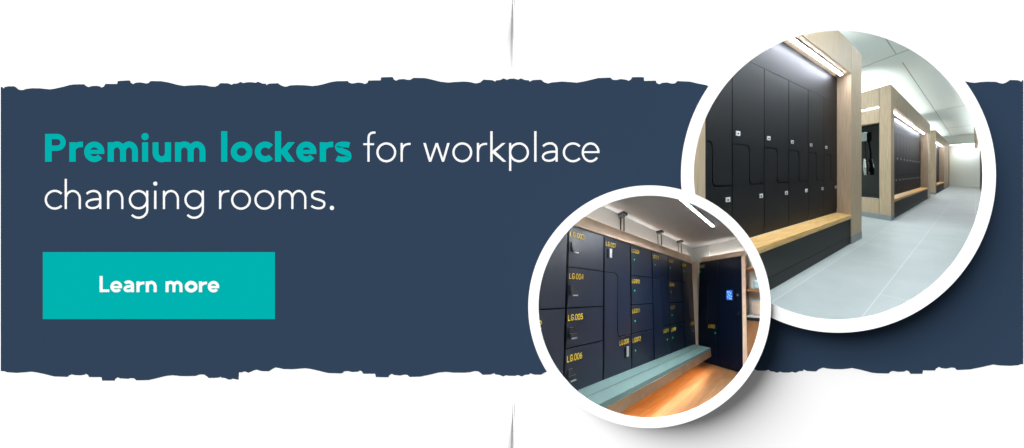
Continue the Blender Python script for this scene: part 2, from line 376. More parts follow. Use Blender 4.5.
word(banner, 'workplace', M['ink_white'], [w_(), o_(452.4,472.2,LT,LB,Lw), r_(476.9,LX,B,Lw,487.1,143.9,2.0), k_(490.3,2.3,131.2,B,kl), p_(509.1,529,LT,LB,LX,170.9,Lw), i_(534.2,2.3,131.2,B), a_(541.9,557.7,LT,LB,B,Lw,2.05), c_(562.8,579.2,LT,LB,Lw,42), e_(581.7,599.6,LT,LB,Lw,152.1,1.8,36)], 'white thin word workplace')
d = 47.3
word(banner, 'changing', M['ink_white'], [c_(44.7,61,LT+47.4,LB+47.3,Lw,42), n_(64.7,80.9,LX,B+d,Lw,190,178.9), a_(85.5,101.3,190.1,209.6,B+d,Lw,2.05), n_(107.1,123.4,190.7,B+d,Lw,190), g_(128.8,148.3,190,209.4,190.6,218.8,Lw), i_(154.1,2.3,190.7,B+d,(155.3,183.6,2.05)), n_(162.9,179,190.7,B+d,Lw,190), g_(184.4,203.9,190,209.4,190.6,218.8,Lw)], 'white thin word changing')
word(banner, 'rooms', M['ink_white'], [r_(219.1,190.7,B+d,Lw,229.3,191.2,2.0), o_(231.1,250.9,190,209.7,Lw), o_(254.4,274.2,190,209.7,Lw), m_(278.7,291.3,304.2,190.7,B+d,Lw,190), s_(310.8,325.4,190,209.7,2.1), Glyph().dot(331.9,207.9,2.15)], 'white thin word rooms with a full stop')
button = thing('button_plate', 'teal rectangular Learn more plate on the lower left of the navy banner', 'button', at(159, 319, D))
mb = MB(); mb.slab(W, [(42.8,252.1),(275,252.1),(275,319.1),(42.8,319.1)], .0004, .0006); mb.build('plate', M['teal'], button)
_r = ribbon
def lift(gs):                       # lettering standing on the plate
    for g in gs:
        for v in g.mb.v: v.y -= .0002
    return gs
BB = 292.1; bt = 280.9; bx = 281.4
Lg = Glyph().st([(101.3,276),(101.3,BB)], 3.1).st([(100,290.7),(109.5,290.7)], 2.6)
word(button, 'Learn', M['ink_white'], lift([Lg, e_(110.5,122.3,bt,BB+.3,2.9,287,2.3), a_(123.6,134.2,bt,BB+.3,BB,3.1,2.6), r_(136.6,bx,BB,3.15,144.6,282.9,2.8), n_(145.9,156.9,bx,BB,3.15,bt)]), 'white bold word Learn')
word(button, 'more', M['ink_white'], lift([m_(165.7,172.6,179.6,bx,BB,3.1,bt), o_(185,197.7,bt,BB+.3,3.5), r_(199.1,bx,BB,3.15,207.2,282.9,2.8), e_(207.9,219.4,bt,BB+.3,2.9,287,2.3)]), 'white bold word more')

# ------------------------------------------------------------------ ROUND FRAMES
def round_frame(c, ri, ro, Yf, base, label, other=None):
    o = thing('round_frame', label, 'frame', at(c[0], c[1]+ro, D))
    n = 192
    def seg_ok(i):
        if not other: return True
        a = 2*PI*(i+.5)/n; r = (ri+ro)/2
        return not inside((c[0]+r*math.cos(a), c[1]+r*math.sin(a)), other[0], other[1])
    def ringpart(name, r0, r1, Ya, Yb, Yr, mt, cb=None):
        mb = MB()
        for i in range(n):
            if not seg_ok(i): continue
            q = []
            for k in (i, i+1):
                a = 2*PI*k/n; ca, sa = math.cos(a), math.sin(a)
                for r, Y in ((r0,Ya),(r1,Ya),(r0,Yb),(r1,Yb)):
                    p = at(c[0], c[1], Yr) if Y == Ya or not cb else at(cb[0], cb[1], Y); s = Yr/F if Y == Ya or not cb else Y/F
                    q.append(V((p.x+r*ca*s, Y, p.z-r*sa*s)))
            a0_, b0_, c0_, d0_, a1_, b1_, c1_, d1_ = q
            mb.face([a0_, b0_, b1_, a1_]); mb.face([c0_, c1_, d1_, d0_]); mb.face([a0_, a1_, c1_, c0_]); mb.face([b0_, d0_, d1_, b1_])
        ob = mb.build(name, mt, o); return ob
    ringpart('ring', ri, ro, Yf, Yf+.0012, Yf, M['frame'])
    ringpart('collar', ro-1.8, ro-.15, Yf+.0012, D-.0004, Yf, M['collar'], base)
    return o
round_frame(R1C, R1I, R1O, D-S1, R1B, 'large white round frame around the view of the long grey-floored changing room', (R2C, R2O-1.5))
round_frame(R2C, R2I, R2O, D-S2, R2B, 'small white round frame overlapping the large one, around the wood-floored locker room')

# ------------------------------------------------------------------ ROOM BEHIND THE LARGE FRAME
A1 = ray(975.6, 171).normalized(); E1v = ray(590, 171).normalized()
O1 = ray(851.3, 244.2)*(EYE/((244.2-PY)/F))
def P1(s, r, z): return O1 + A1*s + E1v*r + UP*z       # s along the aisle, r into the locker bays, z up
def P1z(s, z, r): return P1(s, r, z)                     # plane drawing in the bay's face: (s, z) then depth r
DEEP = .297
def zpath(x0, x1, xm, hi, lo, rad, g, sgn):
    """stepped seam from left to right: along hi, round the corner, down, round, along lo"""
    hi += sgn*g; lo += sgn*g; xm += sgn*g
    pts = [(x0, hi)]
    pts += [(xm-rad+rad*math.sin(t), hi-rad+rad*math.cos(t)) for t in [PI/2*k/6 for k in range(7)]]
    pts += [(xm+rad-rad*math.cos(t), lo+rad-rad*math.sin(t)) for t in [PI/2*k/6 for k in range(7)]]
    return pts + [(x1, lo)]
def z_doors(x0, x1, bot, top, hi, lo, xm, rad, g):
    up = zpath(x0, x1, xm, hi, lo, rad, g/2, 1); dn = zpath(x0, x1, xm, hi, lo, rad, g/2, -1)
    return [(x0, top)] + up + [(x1, top)], [(x0, bot)] + dn[::1] + [(x1, bot)]
def lock1(parent, s, z):
    mb = MB(); mb.box(P1, s-.036, s+.036, DEEP-.014, DEEP, z-.021, z+.021, 0)
    mb.box(P1, s-.014, s+.010, DEEP-.018, DEEP-.013, z-.010, z+.004, 1)
    mb.build('lock', [M['lock'], M['dark']], parent)
def bay(s0, s1, names, group, n_cols, full, labels):
    """a row of stepped-door locker columns standing in the recess"""
    w = (s1-s0)/n_cols
    for i in range(n_cols):
        a, b = s0+w*i, s0+w*(i+1); g = .012 if full else .02
        t = thing('locker', labels[i] if isinstance(labels, list) else labels, 'locker', P1((a+b)/2, DEEP, .45), group)
        mb = MB(); mb.box(P1, a+.001, b-.001, DEEP+.02, 1.0, .452, 2.19); mb.build('body', M['door_edge'], t)
        u, l = z_doors(a+g/2, b-g/2, .51, 2.205, 1.372, .985, a+w*.5, .06, g)
        mb = MB(); mb.slab(P1z, u, DEEP, DEEP+.018); ud = mb.build('upper_door', M['door'], t)
        mb = MB(); mb.slab(P1z, l, DEEP, DEEP+.018); ld = mb.build('lower_door', M['door'], t)
        lock1(ud, a+.098, 1.474); lock1(ld, b-.08, .862)
        mb = MB(); mb.box(P1, a+.004, b-.004, DEEP+.012, DEEP+.03, .452, .508); mb.build('plinth', M['door'], t)
def surround(s0, sa, sb, s1, label, end=None, wide=2.2):
    """oak portal: near post s0..sa, far post sb..s1, fascia over the bay, kick plates, dark panel above the doors"""
    t = thing('oak_surround', label, 'locker surround', P1((s0+s1)/2, 0, 0))
    def post(a, b, r1=1.0):
        mb = MB(); mb.box(P1, a, b, 0, r1, .118, 3.072); p = mb.build('post', M['oak'], t, bevel=.004)
        mb = MB(); mb.box(P1, a-.004, b+.004, -.006, r1, 0, .116); mb.build('kick_plate', M['kick'], p)
    if end is None: post(s0, sa)
    post(sb, s1)
    mb = MB(); mb.box(P1, sa, sb-.014, 0, .03, 2.615, 3.072); mb.build('fascia', M['oak'], t)
    mb = MB(); mb.box(P1, sa, sb, .03, DEEP+.02, 2.628, 2.66); mb.box(P1, sa, sb, .03, 1.0, 3.05, 3.072); mb.build('soffit', M['oak'], t)
    mb = MB(); mb.box(P1, sa, sb, DEEP+.002, DEEP+.02, 2.21, 2.626); mb.build('top_panel', M['door'], t)
    return t
def strip(sa, sb, label):
    t = thing('strip_light', label, 'light', P1((sa+sb)/2, .15, 2.626))
    mb = MB(); mb.box(P1, sa, sb, .115, .185, 2.612, 2.6275); mb.build('channel', M['kick'], t)
    mb = MB(); mb.box(P1, sa+.02, sb-.02, .125, .175, 2.6, 2.6115); mb.build('diffuser', M['led'], t)
def bench1(sa, sb, label):
    t = thing('bench', label, 'bench', P1((sa+sb)/2, .15, 0))
    mb = MB(); mb.box(P1, sa+.004, sb-.004, -.004, DEEP+.01, .392, .45); mb.build('seat_board', M['bench_oak'], t, bevel=.004)
    mb = MB(); mb.box(P1, sa+.004, sb-.004, .02, .05, .125, .39); mb.build('upper_panel', M['door'], t)
    mb = MB(); mb.box(P1, sa+.004, sb-.004, .02, .05, .002, .118); mb.build('lower_panel', M['door'], t)
surround(-4.03, -3.83, 0, .64, 'tall pale oak portal framing the nearest bay of black lockers')
W1 = 'black stepped-door locker column in the nearest bay, '
cols1 = [W1+'cut off by the near oak post', W1+'second from the near post', W1+'third from the near post', W1+'third from the far post', W1+'second from the far post', W1+'beside the far oak post']
bay(-3.876, 0, None, 'black lockers in the nearest bay', 6, True, cols1)
strip(-3.7, -.12, 'bright LED strip under the oak fascia of the nearest bay')
bench1(-3.83, 0, 'honey oak bench board on a black base in the nearest bay')

# second unit, with its end wall facing the viewer
u2 = surround(3.32, 3.75, 11.39, 12.33, 'second pale oak portal along the aisle with a dark mirror niche in its end', end=True)
def ebox(part, s0, s1, r0, r1, z0, z1, m, par, bevel=0):
    mb = MB(); mb.box(P1, s0, s1, r0, r1, z0, z1); return mb.build(part, m, par, bevel=bevel)
p = ebox('post', 3.32, 3.75, 0, .30, .118, 3.072, M['oak'], u2, .004)
ebox('kick_plate', 3.312, 3.75, -.006, 2.2, 0, .116, M['kick'], p)
ebox('end_beam', 3.325, 3.5, .312, 2.2, 2.66, 3.072, M['oak'], u2)
ebox('end_panel', 3.325, 3.5, .312, 2.2, 2.26, 2.575, M['oak'], u2)
ebox('end_panel', 3.325, 3.5, .312, 2.2, .118, .462, M['oak'], u2)
ebox('niche_back', 3.56, 3.6, .31, 2.2, .462, 2.26, M['mirror'], u2)
ebox('niche_side', 3.33, 3.56, .312, .325, .464, 2.258, M['dark'], u2)
ebox('beam_back', 3.5, 3.6, .312, 2.2, 2.26, 3.072, M['oak'], u2)
t = thing('strip_light', 'short LED strip over the mirror niche of the second portal', 'light', P1(3.36, 1.2, 2.6))
ebox('diffuser', 3.345, 3.36, .33, 2.18, 2.612, 2.628, M['fill_and_niche_light'], t); ebox('channel', 3.355, 3.5, .39, 2.19, 2.632, 2.655, M['kick'], t)
t = thing('hand_dryer', 'chrome dryer fixture with a hanging nozzle in the dark mirror niche', 'dryer', P1(3.5, .78, 1.95))
mb = MB(); mb.box(P1, 3.47, 3.555, .70, .95, 1.86, 2.1); mb.build('housing', M['chrome'], t, bevel=.02)
mb = MB(); mb.tube([P1(3.49,.76,1.86), P1(3.47,.74,1.6), P1(3.46,.74,1.3), P1(3.48,.76,1.1)], .022); mb.build('hose', M['dark'], t)
mb = MB(); mb.tube([P1(3.46,.75,1.42), P1(3.44,.73,1.2), P1(3.45,.72,1.02)], [.04,.06,.045], 14); mb.build('nozzle', M['chrome'], t)
strip(3.85, 11.25, 'LED strip under the oak fascia of the second bay')
bench1(3.75, 11.39, 'honey oak bench board on a black base in the second bay')
bay(3.75, 11.39, None, 'small black lockers in the second bay', 12, False, 'black stepped-door locker column in the second oak bay along the aisle')

# third unit
u3 = surround(14.9, 15.4, 20.9, 25.1, 'third pale oak portal at the far end of the aisle')
strip(15.5, 20.8, 'LED strip under the oak fascia of the third bay')
bench1(15.4, 20.9, 'honey oak bench board on a black base in the third bay')
for i in range(9):
    w = (20.9-15.4)/9; a = 15.4+w*i
    mb = MB(); mb.box(P1, a+.012, a+w-.012, DEEP, DEEP+.3, .452, 2.2)
    tag(mb.build('locker', M['door'], None, P1(a+w/2, DEEP, .45)), 'black locker column in the third oak bay at the far end of the aisle', 'locker', 'distant black lockers in the third bay')
mb = MB(); mb.box(P1, 26.4, 27.2, .02, 1.2, .002, 3.0); tag(mb.build('pilaster', M['oak'], None, P1(26.8,.3,0), bevel=.01), 'narrow oak panel against the end wall past the third bay', 'panel')

# shell
def flat(name, pts, m, th, mats=None):
    mb = MB(); n = len(pts); q = [V(p) for p in pts]; up = V(th)
    b = len(mb.v); mb.v += q + [p+up for p in q]
    mb.f.append(list(range(n))); mb.mi.append(0); mb.f.append([n+i for i in reversed(range(n))]); mb.mi.append(0)
    for i in range(n):
        j = (i+1) % n; mb.f.append([i, n+i, n+j, j]); mb.mi.append(0)
    return struct(mb.build(name, m))
# tiled floor: joints run with the aisle and across it
nt = M['tile'].node_tree; bs = nt.nodes['Principled BSDF']
tc = nt.nodes.new('ShaderNodeTexCoord'); mp = nt.nodes.new('ShaderNodeMapping'); br = nt.nodes.new('ShaderNodeTexBrick'); no = nt.nodes.new('ShaderNodeTexNoise')
mp.inputs['Rotation'].default_value = (0, 0, -math.atan2(A1.y, A1.x))
br.inputs['Scale'].default_value = 1; br.inputs['Mortar Size'].default_value = .004; br.inputs['Brick Width'].default_value = 2.4; br.inputs['Row Height'].default_value = .62
br.inputs['Color1'].default_value = (*lin((168,175,173)),1); br.inputs['Color2'].default_value = (*lin((176,182,179)),1); br.inputs['Mortar'].default_value = (*lin((196,201,198)),1)
no.inputs['Scale'].default_value = 2.2; no.inputs['Detail'].default_value = 6
mx = nt.nodes.new('ShaderNodeMix'); mx.data_type = 'RGBA'; mx.blend_type = 'MULTIPLY'; mx.inputs[0].default_value = .35
nt.links.new(tc.outputs['Object'], mp.inputs[0]); nt.links.new(mp.outputs[0], br.inputs[0]); nt.links.new(mp.outputs[0], no.inputs['Vector'])
nt.links.new(br.outputs[0], mx.inputs[6]); nt.links.new(no.outputs[0], mx.inputs[7]); nt.links.new(mx.outputs[2], bs.inputs['Base Color'])
nr = nt.nodes.new('ShaderNodeValToRGB'); nr.color_ramp.elements[0].position = .35; nr.color_ramp.elements[1].position = .65
nr.color_ramp.elements[0].color = (.72,.73,.74,1); nr.color_ramp.elements[1].color = (1,1,1,1)
nt.links.new(no.outputs[0], nr.inputs[0]); nt.links.new(nr.outputs[0], mx.inputs[7])
YB = D + .0045
XL, XR = (-700-PX)*D/F, (1700-PX)*D/F
RW = -1.9                                             # right wall of the aisle
SF = 27.34
HC = 3.6
far_r = 6.0
c_far_l, c_far_r = P1(SF, far_r, 0), P1(SF, -6, 0)
foot = [V((XL, YB, -EYE)), V((XR, YB, -EYE)), c_far_r, c_far_l, V((XL, 12, -EYE))]
flat('floor', foot, M['tile'], (0,0,-.05))
flat('ceiling', [p+UP*HC for p in foot], M['ceil'], (0,0,.05))
def wall_seg(name, p, q, z0, z1, m, th=.06):
    d = (q-p).normalized(); nrm = V((d.y, -d.x, 0))*th
    mb = MB(); mb.hexa([p+UP*z0, q+UP*z0, q+nrm+UP*z0, p+nrm+UP*z0, p+UP*z1, q+UP*z1, q+nrm+UP*z1, p+nrm+UP*z1])
    return struct(mb.build(name, m))
wall_seg('wall_back', c_far_r, c_far_l, 0, HC, M['wall'], -.06)
wall_seg('wall_left', V((XL, YB, -EYE)), V((XL, 12, -EYE)), 0, HC, M['wall'], -.06)
wall_seg('wall_left', V((XL, 12, -EYE)), c_far_l, 0, HC, M['wall'], -.06)
wall_seg('wall_right', V((XR, YB, -EYE)), c_far_r, 0, HC, M['wall'], .06)
mb = MB(); mb.box(P1, SF-.03, SF-.002, -1.9, 1.2, 0, .14); struct(mb.build('baseboard_back', M['kick']))
mb = MB(); mb.box(P1, SF-1.2, SF-.01, -2.4, 6, 2.98, HC-.01); struct(mb.build('trim_1', M['wall']))       # bulkhead over the end wall
# ceiling joints
mb = MB(); z = HC-.004
mb.box(P1, 3.0, 3.02, -1.6, 3.5, z-.004, z+.002); mb.box(P1, 3.77, SF, -.215, -.195, z-.004, z+.002); mb.box(P1, 12.2, 12.23, -1.6, -.2, z-.004, z+.002)
mb.box(P1, -4, 3.0, -.2, -.185, z-.004, z+.002); mb.box(P1, 20, 20.03, -1.6, -.2, z-.004, z+.002)
struct(mb.build('trim_2', M['seam']))
mb = MB(); mb.box(P1, -3.2, 9.4, RW-.03, RW-.002, .002, 2.6); struct(mb.build('trim_3', M['door']))      # dark sheet added out of view, darkens what the black doors reflect
t = thing('fill_cove_light', 'added fill cove light high on the right wall of the aisle', 'light', P1(3, -1.86, 3.0))
ebox('trough', -3, 9.2, RW, -1.78, 2.96, 2.98, M['kick'], t); ebox('diffuser', -2.95, 9.15, RW+.02, -1.8, 2.9805, 2.99, M['fill_uplight'], t)  # unseen trough light, added to brighten the aisle ceiling
# socket on the end wall
sk = thing('wall_socket', 'small dark socket plate low on the white end wall', 'socket', P1(SF-.02, -.35, .55))
ebox('plate', SF-.03, SF-.002, -.5, -.3, .48, .62, M['kick'], sk); ebox('insert', SF-.04, SF-.03, -.45, -.35, .51, .59, M['dark'], sk)
# opposite side of the aisle: dark lockers under an oak canopy
ru = thing('oak_canopy', 'oak canopy over the dark lockers on the right of the aisle', 'canopy', P1(20, RW, 0))
ebox('board', 9.5, 26, -2.3, -1.60, 2.62, 3.07, M['oak'], ru); ebox('upright', 25.9, 26.1, -2.3, RW+.01, .002, 2.62, M['oak'], ru)
t = thing('strip_light', 'LED strip under the oak canopy on the right', 'light', P1(18, -1.75, 2.6)); ebox('diffuser', 10, 25.8, -1.87, -1.85, 2.595, 2.615, M['led'], t)
t = thing('fill_ceiling_light', 'added flush fill light under the bulkhead by the white end wall', 'ceiling light', P1(26.7, -.7, 2.97)); ebox('diffuser', 26.5, 26.8, -1.6, -.1, 2.965, 2.9775, M['fill_and_niche_light'], t)  # added lamp that brightens the far end wall
for i in range(12):
    a = 10+i*1.32
    mb = MB(); mb.box(P1, a+.02, a+1.28, -2.3, RW, .1, 2.4); mb.box(P1, a+.02, a+1.28, -2.3, RW+.0, .002, .098)
    tag(mb.build('locker', M['door'], None, P1(a+.6, RW, 0)), 'dark locker column edge-on along the right side of the aisle', 'locker', 'dark lockers on the right side')
# ceiling panels, added out of view as fill light
def ceil_fill_light(s, r, ls, lr, label):
    t = thing('fill_ceiling_light', label, 'ceiling light', P1(s, r, HC-.03), 'added fill lights of the long changing room')
    ebox('diffuser', s-ls/2, s+ls/2, r-lr/2, r+lr/2, HC-.02, HC-.008, M['fill_and_niche_light'], t)
    mb = MB()
    for q in ((s-ls/2-.04, s-ls/2, r-lr/2-.04, r+lr/2+.04), (s+ls/2, s+ls/2+.04, r-lr/2-.04, r+lr/2+.04), (s-ls/2, s+ls/2, r-lr/2-.04, r-lr/2), (s-ls/2, s+ls/2, r+lr/2, r+lr/2+.04)):
        mb.box(P1, *q, HC-.03, HC-.006)
    mb.build('rim', M['ceil'], t)
for s in (-3.0, -1.5, 2.6): ceil_fill_light(s, -1.38, 1.3, .7, 'added ceiling fill panel over the grey floor of the aisle')
for s, r in ((2.0, 2.6), (8, 3.2), (14, 2.6), (-1.5, 2.4)): ceil_fill_light(s, r, 1.6, .9, 'added ceiling fill panel above the space behind the oak portals')
def fill_uplight(s0, s1, r, label):  # hidden strips added to throw light on the ceiling
    t = thing('fill_uplight', label, 'light', P1((s0+s1)/2, r, 3.075))
    ebox('channel', s0, s1, r-.1, r+.1, 3.0735, 3.10, M['kick'], t); ebox('diffuser', s0+.03, s1-.03, r-.09, r+.09, 3.1005, 3.11, M['fill_uplight'], t)
fill_uplight(-3.7, .4, .85, 'added fill strip light lying on top of the nearest oak portal')
fill_uplight(3.6, 12, .85, 'added fill strip light lying on top of the second oak portal')
fill_uplight(15.2, 24.8, .85, 'added fill strip light lying on top of the third oak portal')
fill_uplight(-3.7, .4, 1.9, 'second added fill strip light on top of the nearest oak portal, nearer the wall')
fill_uplight(3.6, 12, 1.9, 'second added fill strip light on top of the second oak portal, nearer the wall')
fill_uplight(9.8, 25.5, -2.1, 'added fill strip light lying on top of the oak canopy')

# ------------------------------------------------------------------ ROOM BEHIND THE SMALL FRAME
K2 = .9                                               # this room is built at a reduced scale
A2 = ray(795, 296).normalized()*K2; B2 = ray(473, 296).normalized()*K2
V2 = -(ray(617, PY - F*F/125)); V2 = (V2 if V2.z > 0 else -V2).normalized()*K2
O2 = ray(696, 360.4)*1.85*K2
def P2(u, q, w): return O2 + A2*u + B2*q + V2*w          # u along the long locker wall, q out of it, w up
def PL(u, q, w): return P2(u + (.12*(u+.9) if u > -.9 else .12*(u+.9))*(w-.3), q, w)   # the long row is a little out of plumb
def P2u(u, w, q): return PL(u, q, w)                      # drawing on the long wall
RU = .06
V3 = -(ray(728, PY - F*F/125)); V3 = (V3 if V3.z > 0 else -V3).normalized()*K2
V4 = -(ray(696, PY - F*F/125)); V4 = (V4 if V4.z > 0 else -V4).normalized()*K2
def P3(u, q, w): return O2 + A2*u + B2*q + V3*w          # the short wall's own plumb line
def P4(u, q, w): return O2 + A2*u + B2*q + V4*w
def P2q(q, w, u): return P3(u, q, w)                      # drawing on the short wall
HOUSE_R = 116.6
def trim(bm):
    """cut a piece off where it would pass the conical housing behind the small frame"""
    bmesh.ops.bisect_plane(bm, geom=bm.verts[:]+bm.edges[:]+bm.faces[:], plane_co=(0, D+.012, 0), plane_no=(0,-1,0), clear_outer=True)
    for k in range(48):
        th = 2*PI*k/48; ct, sn = math.cos(th), math.sin(th)
        nrm = V((ct*F, ct*(PX-R2C[0]) + sn*(PY-R2C[1]) - HOUSE_R, -sn*F)).normalized()
        g = bm.verts[:]+bm.edges[:]+bm.faces[:]
        if not any(v.co.dot(nrm) > 1e-7 for v in bm.verts): continue
        bmesh.ops.bisect_plane(bm, geom=g, plane_co=(0,0,0), plane_no=nrm, clear_outer=True)
        ed = [e for e in bm.edges if e.is_boundary]
        if ed: bmesh.ops.holes_fill(bm, edges=ed, sides=0)
def b2box(part, u0, u1, q0, q1, w0, w1, m, par, clip=True, bevel=0, fn=None):
    mb = MB(); mb.box(fn or P2, u0, u1, q0, q1, w0, w1); return mb.build(part, m, par, clip=clip, bevel=bevel)
QW = .06; WC = .645
def shell2(name, u0, u1, q0, q1, w0, w1, m, fn=None):
    mb = MB(); mb.box(fn or P2, u0, u1, q0, q1, w0, w1); return struct(mb.build(name, m, clip=True))
# plank floor
fm = mat('amber_plank_floor', (196,128,70), .45, .35); M['floor_wood'] = fm
nt = fm.node_tree; bs = nt.nodes['Principled BSDF']
tc = nt.nodes.new('ShaderNodeTexCoord'); mp = nt.nodes.new('ShaderNodeMapping'); br = nt.nodes.new('ShaderNodeTexBrick'); no = nt.nodes.new('ShaderNodeTexNoise'); mp2 = nt.nodes.new('ShaderNodeMapping')
mp.inputs['Rotation'].default_value = (0, 0, -math.atan2(A2.y, A2.x))
br.inputs['Scale'].default_value = 1; br.inputs['Brick Width'].default_value = .9; br.inputs['Row Height'].default_value = .055; br.inputs['Mortar Size'].default_value = .0012
br.inputs['Color1'].default_value = (*lin((180,136,98)),1); br.inputs['Color2'].default_value = (*lin((158,112,72)),1); br.inputs['Mortar'].default_value = (*lin((150,96,52)),1)
mp2.inputs['Scale'].default_value = (3, 40, 3); no.inputs['Scale'].default_value = 3; no.inputs['Detail'].default_value = 5
nr = nt.nodes.new('ShaderNodeValToRGB'); nr.color_ramp.elements[0].position = .3; nr.color_ramp.elements[1].position = .7
nr.color_ramp.elements[0].color = (.66,.6,.54,1); nr.color_ramp.elements[1].color = (1.1,1.1,1.1,1)
mx = nt.nodes.new('ShaderNodeMix'); mx.data_type = 'RGBA'; mx.blend_type = 'MULTIPLY'; mx.inputs[0].default_value = .8
Lk = nt.links.new
Lk(tc.outputs['Object'], mp.inputs[0]); Lk(mp.outputs[0], br.inputs[0]); Lk(mp.outputs[0], mp2.inputs[0]); Lk(mp2.outputs[0], no.inputs['Vector'])
Lk(no.outputs[0], nr.inputs[0]); Lk(br.outputs[0], mx.inputs[6]); Lk(nr.outputs[0], mx.inputs[7]); Lk(mx.outputs[2], bs.inputs['Base Color'])
shell2('floor', -2.2, .22, -1.6, .1, -.04, -.012, fm)
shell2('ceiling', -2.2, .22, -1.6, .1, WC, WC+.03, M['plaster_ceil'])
shell2('wall_left', -2.2, .22, .032, .045, .5425, WC, M['plaster'])
shell2('wall_left', -2.2, .22, QW+.02, QW+.03, -.012, .541, M['plaster'])
shell2('wall_back', RU+.05, RU+.065, -.402, QW+.15, .5415, WC, M['plaster'], P3)
shell2('wall_back', RU+.145, RU+.165, -1.6, QW+.05, -.012, WC, M['plaster'])

# ---- number plates: simple stroke figures
GL = {'L':[[(0,1),(0,0),(.9,0)]], 'G':[[(1,.8),(.75,1),(.25,1),(0,.75),(0,.25),(.25,0),(.75,0),(1,.25),(1,.45),(.55,.45)]], '.':[[(0,0),(0,.14)]],
 '0':[[(.25,1),(.75,1),(1,.75),(1,.25),(.75,0),(.25,0),(0,.25),(0,.75),(.25,1)]], '1':[[(.2,.8),(.5,1),(.5,0)]], '2':[[(0,.8),(.25,1),(.75,1),(1,.75),(0,0),(1,0)]],
 '3':[[(0,.9),(.3,1),(.8,1),(1,.75),(.75,.52),(.4,.52)],[(.75,.52),(1,.25),(.8,0),(.3,0),(0,.12)]], '4':[[(.75,0),(.75,1),(0,.3),(1,.3)]], '5':[[(.9,1),(.1,1),(.05,.55),(.7,.6),(1,.3),(.7,0),(0,.08)]],
 '6':[[(.8,1),(.3,.85),(0,.35),(.2,0),(.8,0),(1,.3),(.8,.55),(.2,.5)]], '7':[[(0,1),(1,1),(.35,0)]], '8':[[(.5,.53),(.1,.75),(.3,1),(.7,1),(.9,.75),(.5,.53),(1,.25),(.75,0),(.25,0),(0,.25),(.5,.53)]], '9':[[(.2,0),(.7,.15),(1,.65),(.8,1),(.2,1),(0,.7),(.2,.45),(.8,.5)]]}
def plate_text(parent, txt, fn, x, w, hgt, front, sgn=-1, cw=.7):
    mb = MB(); pen = x; k = 0; cw = cw*hgt
    for ch in txt:
        for st in GL[ch]:
            ribbon(mb, [(pen+p[0]*cw, w+p[1]*hgt) for p in st], hgt*.15, front+sgn*(.0012+.00006*k), fn, front+sgn*.0002); k += 1
        pen += (cw*1.42 if ch != '.' else cw*.6)
    mb.build('number', M['yellow'], parent, clip=True)
def status(parent, fn, x, w, front, m, r=.0032, sgn=-1):
    mb = MB(); mb.slab(fn, [(x+r*1.3*math.cos(2*PI*k/12), w+r*math.sin(2*PI*k/12)) for k in range(12)], front+sgn*.0002, front+sgn*.003)
    mb.build('status_light', m, parent, clip=True)
def lever(parent, x, w):          # black lever lock of the first column
    mb = MB(); mb.box(P2u, x-.014, x+.004, w-.012, w+.014, -.006, -.0002); mb.box(P2u, x-.012, x+.020, w-.011, w-.001, -.012, -.006)
    o = mb.build('lever_lock', M['black'], parent, clip=True)
    mb = MB(); mb.box(P2u, x-.004, x+.020, w-.0145, w-.0115, -.012, -.007); mb.build('lever_tip', M['steel'], o, clip=True)
def pull(parent, x, w, up=True):
    mb = MB(); mb.box(P2u, x-.012, x-.003, w-.018, w+.014, -.005, -.0002); o = mb.build('handle_plate', M['black'], parent, clip=True)
    mb = MB(); mb.box(P2u, x-.003, x+.014, w-.014, w+.016, -.009, -.0002); mb.build('handle', M['steel'], o, clip=True)
WT = .531; G2 = .0035; R1w, R2w, R3w = .4145, .307, .2085
def column2(a, b, label):
    t = thing('locker', label, 'locker', P2((a+b)/2, .05, 0), 'navy lockers along the long wall')
    mb = MB(); mb.box(PL, a+.0005, b-.0005, .006, QW, .002, WT); mb.build('body', M['navy_core'], t, clip=True)
    return t
def door_rect(t, a, b, w0, w1, name='door'):
    g = .0045
    mb = MB(); mb.slab(P2u, [(a+g,w0+G2/2),(b-g,w0+G2/2),(b-g,w1-G2/2),(a+g,w1-G2/2)], 0, .005); return mb.build(name, M['navy_door'], t, clip=True)
def door_z(t, a, b, xm):
    g = .0045
    u, l = z_doors(a+g, b-g, .01, WT-G2/2, R1w, R3w, xm, .022, G2)
    mb = MB(); mb.slab(P2u, u, 0, .005); ud = mb.build('upper_door', M['navy_door'], t, clip=True)
    mb = MB(); mb.slab(P2u, l, 0, .005); ld = mb.build('lower_door', M['navy_door'], t, clip=True)
    return ud, ld
S = [-1.242, -1.0405, -.836, -.6165, -.4005, -.170, .048]
N2 = 'navy locker column on the long wall, '
# column cut by the frame
t = column2(-1.46, S[0], N2+'two-door, cut off at left by the frame')
d1 = door_rect(t, -1.46, S[0], .307, WT); d2 = door_rect(t, -1.46, S[0], .01, .307); plate_text(d2, 'LG.002', P2u, -1.42, .266, .016, 0)
# four black-lever boxes
t = column2(S[0], S[1], N2+'four square doors with black lever locks')
for (w0, w1), tx in zip(((R1w, WT), (R2w, R1w), (R3w, R2w), (.01, R3w)), ('LG.003', 'LG.004', 'LG.005', 'LG.006')):
    dd = door_rect(t, S[0], S[1], w0, w1); plate_text(dd, tx, P2u, S[0]+.012, w1-.0305, .0135, 0); lever(dd, S[0]+.03, w1-.062)
def zcol(a, b, xm, tx, ty, label, handles):
    t = column2(a, b, label); ud, ld = door_z(t, a, b, xm)
    plate_text(ud, tx, P2u, a+.014, WT-.030, .0135, 0); plate_text(ld, ty, P2u, b-.094, R3w-.026, .0135, 0)
    if handles: pull(ud, a+.036, .476); pull(ld, b-.045, .157)
    else: status(ud, P2u, a+.036, .472, 0, M['green']); status(ld, P2u, b-.05, .152, 0, M['green'])
zcol(S[1], S[2], -.945, 'LG.007', 'LG.008', N2+'stepped doors with two steel pull handles', True)
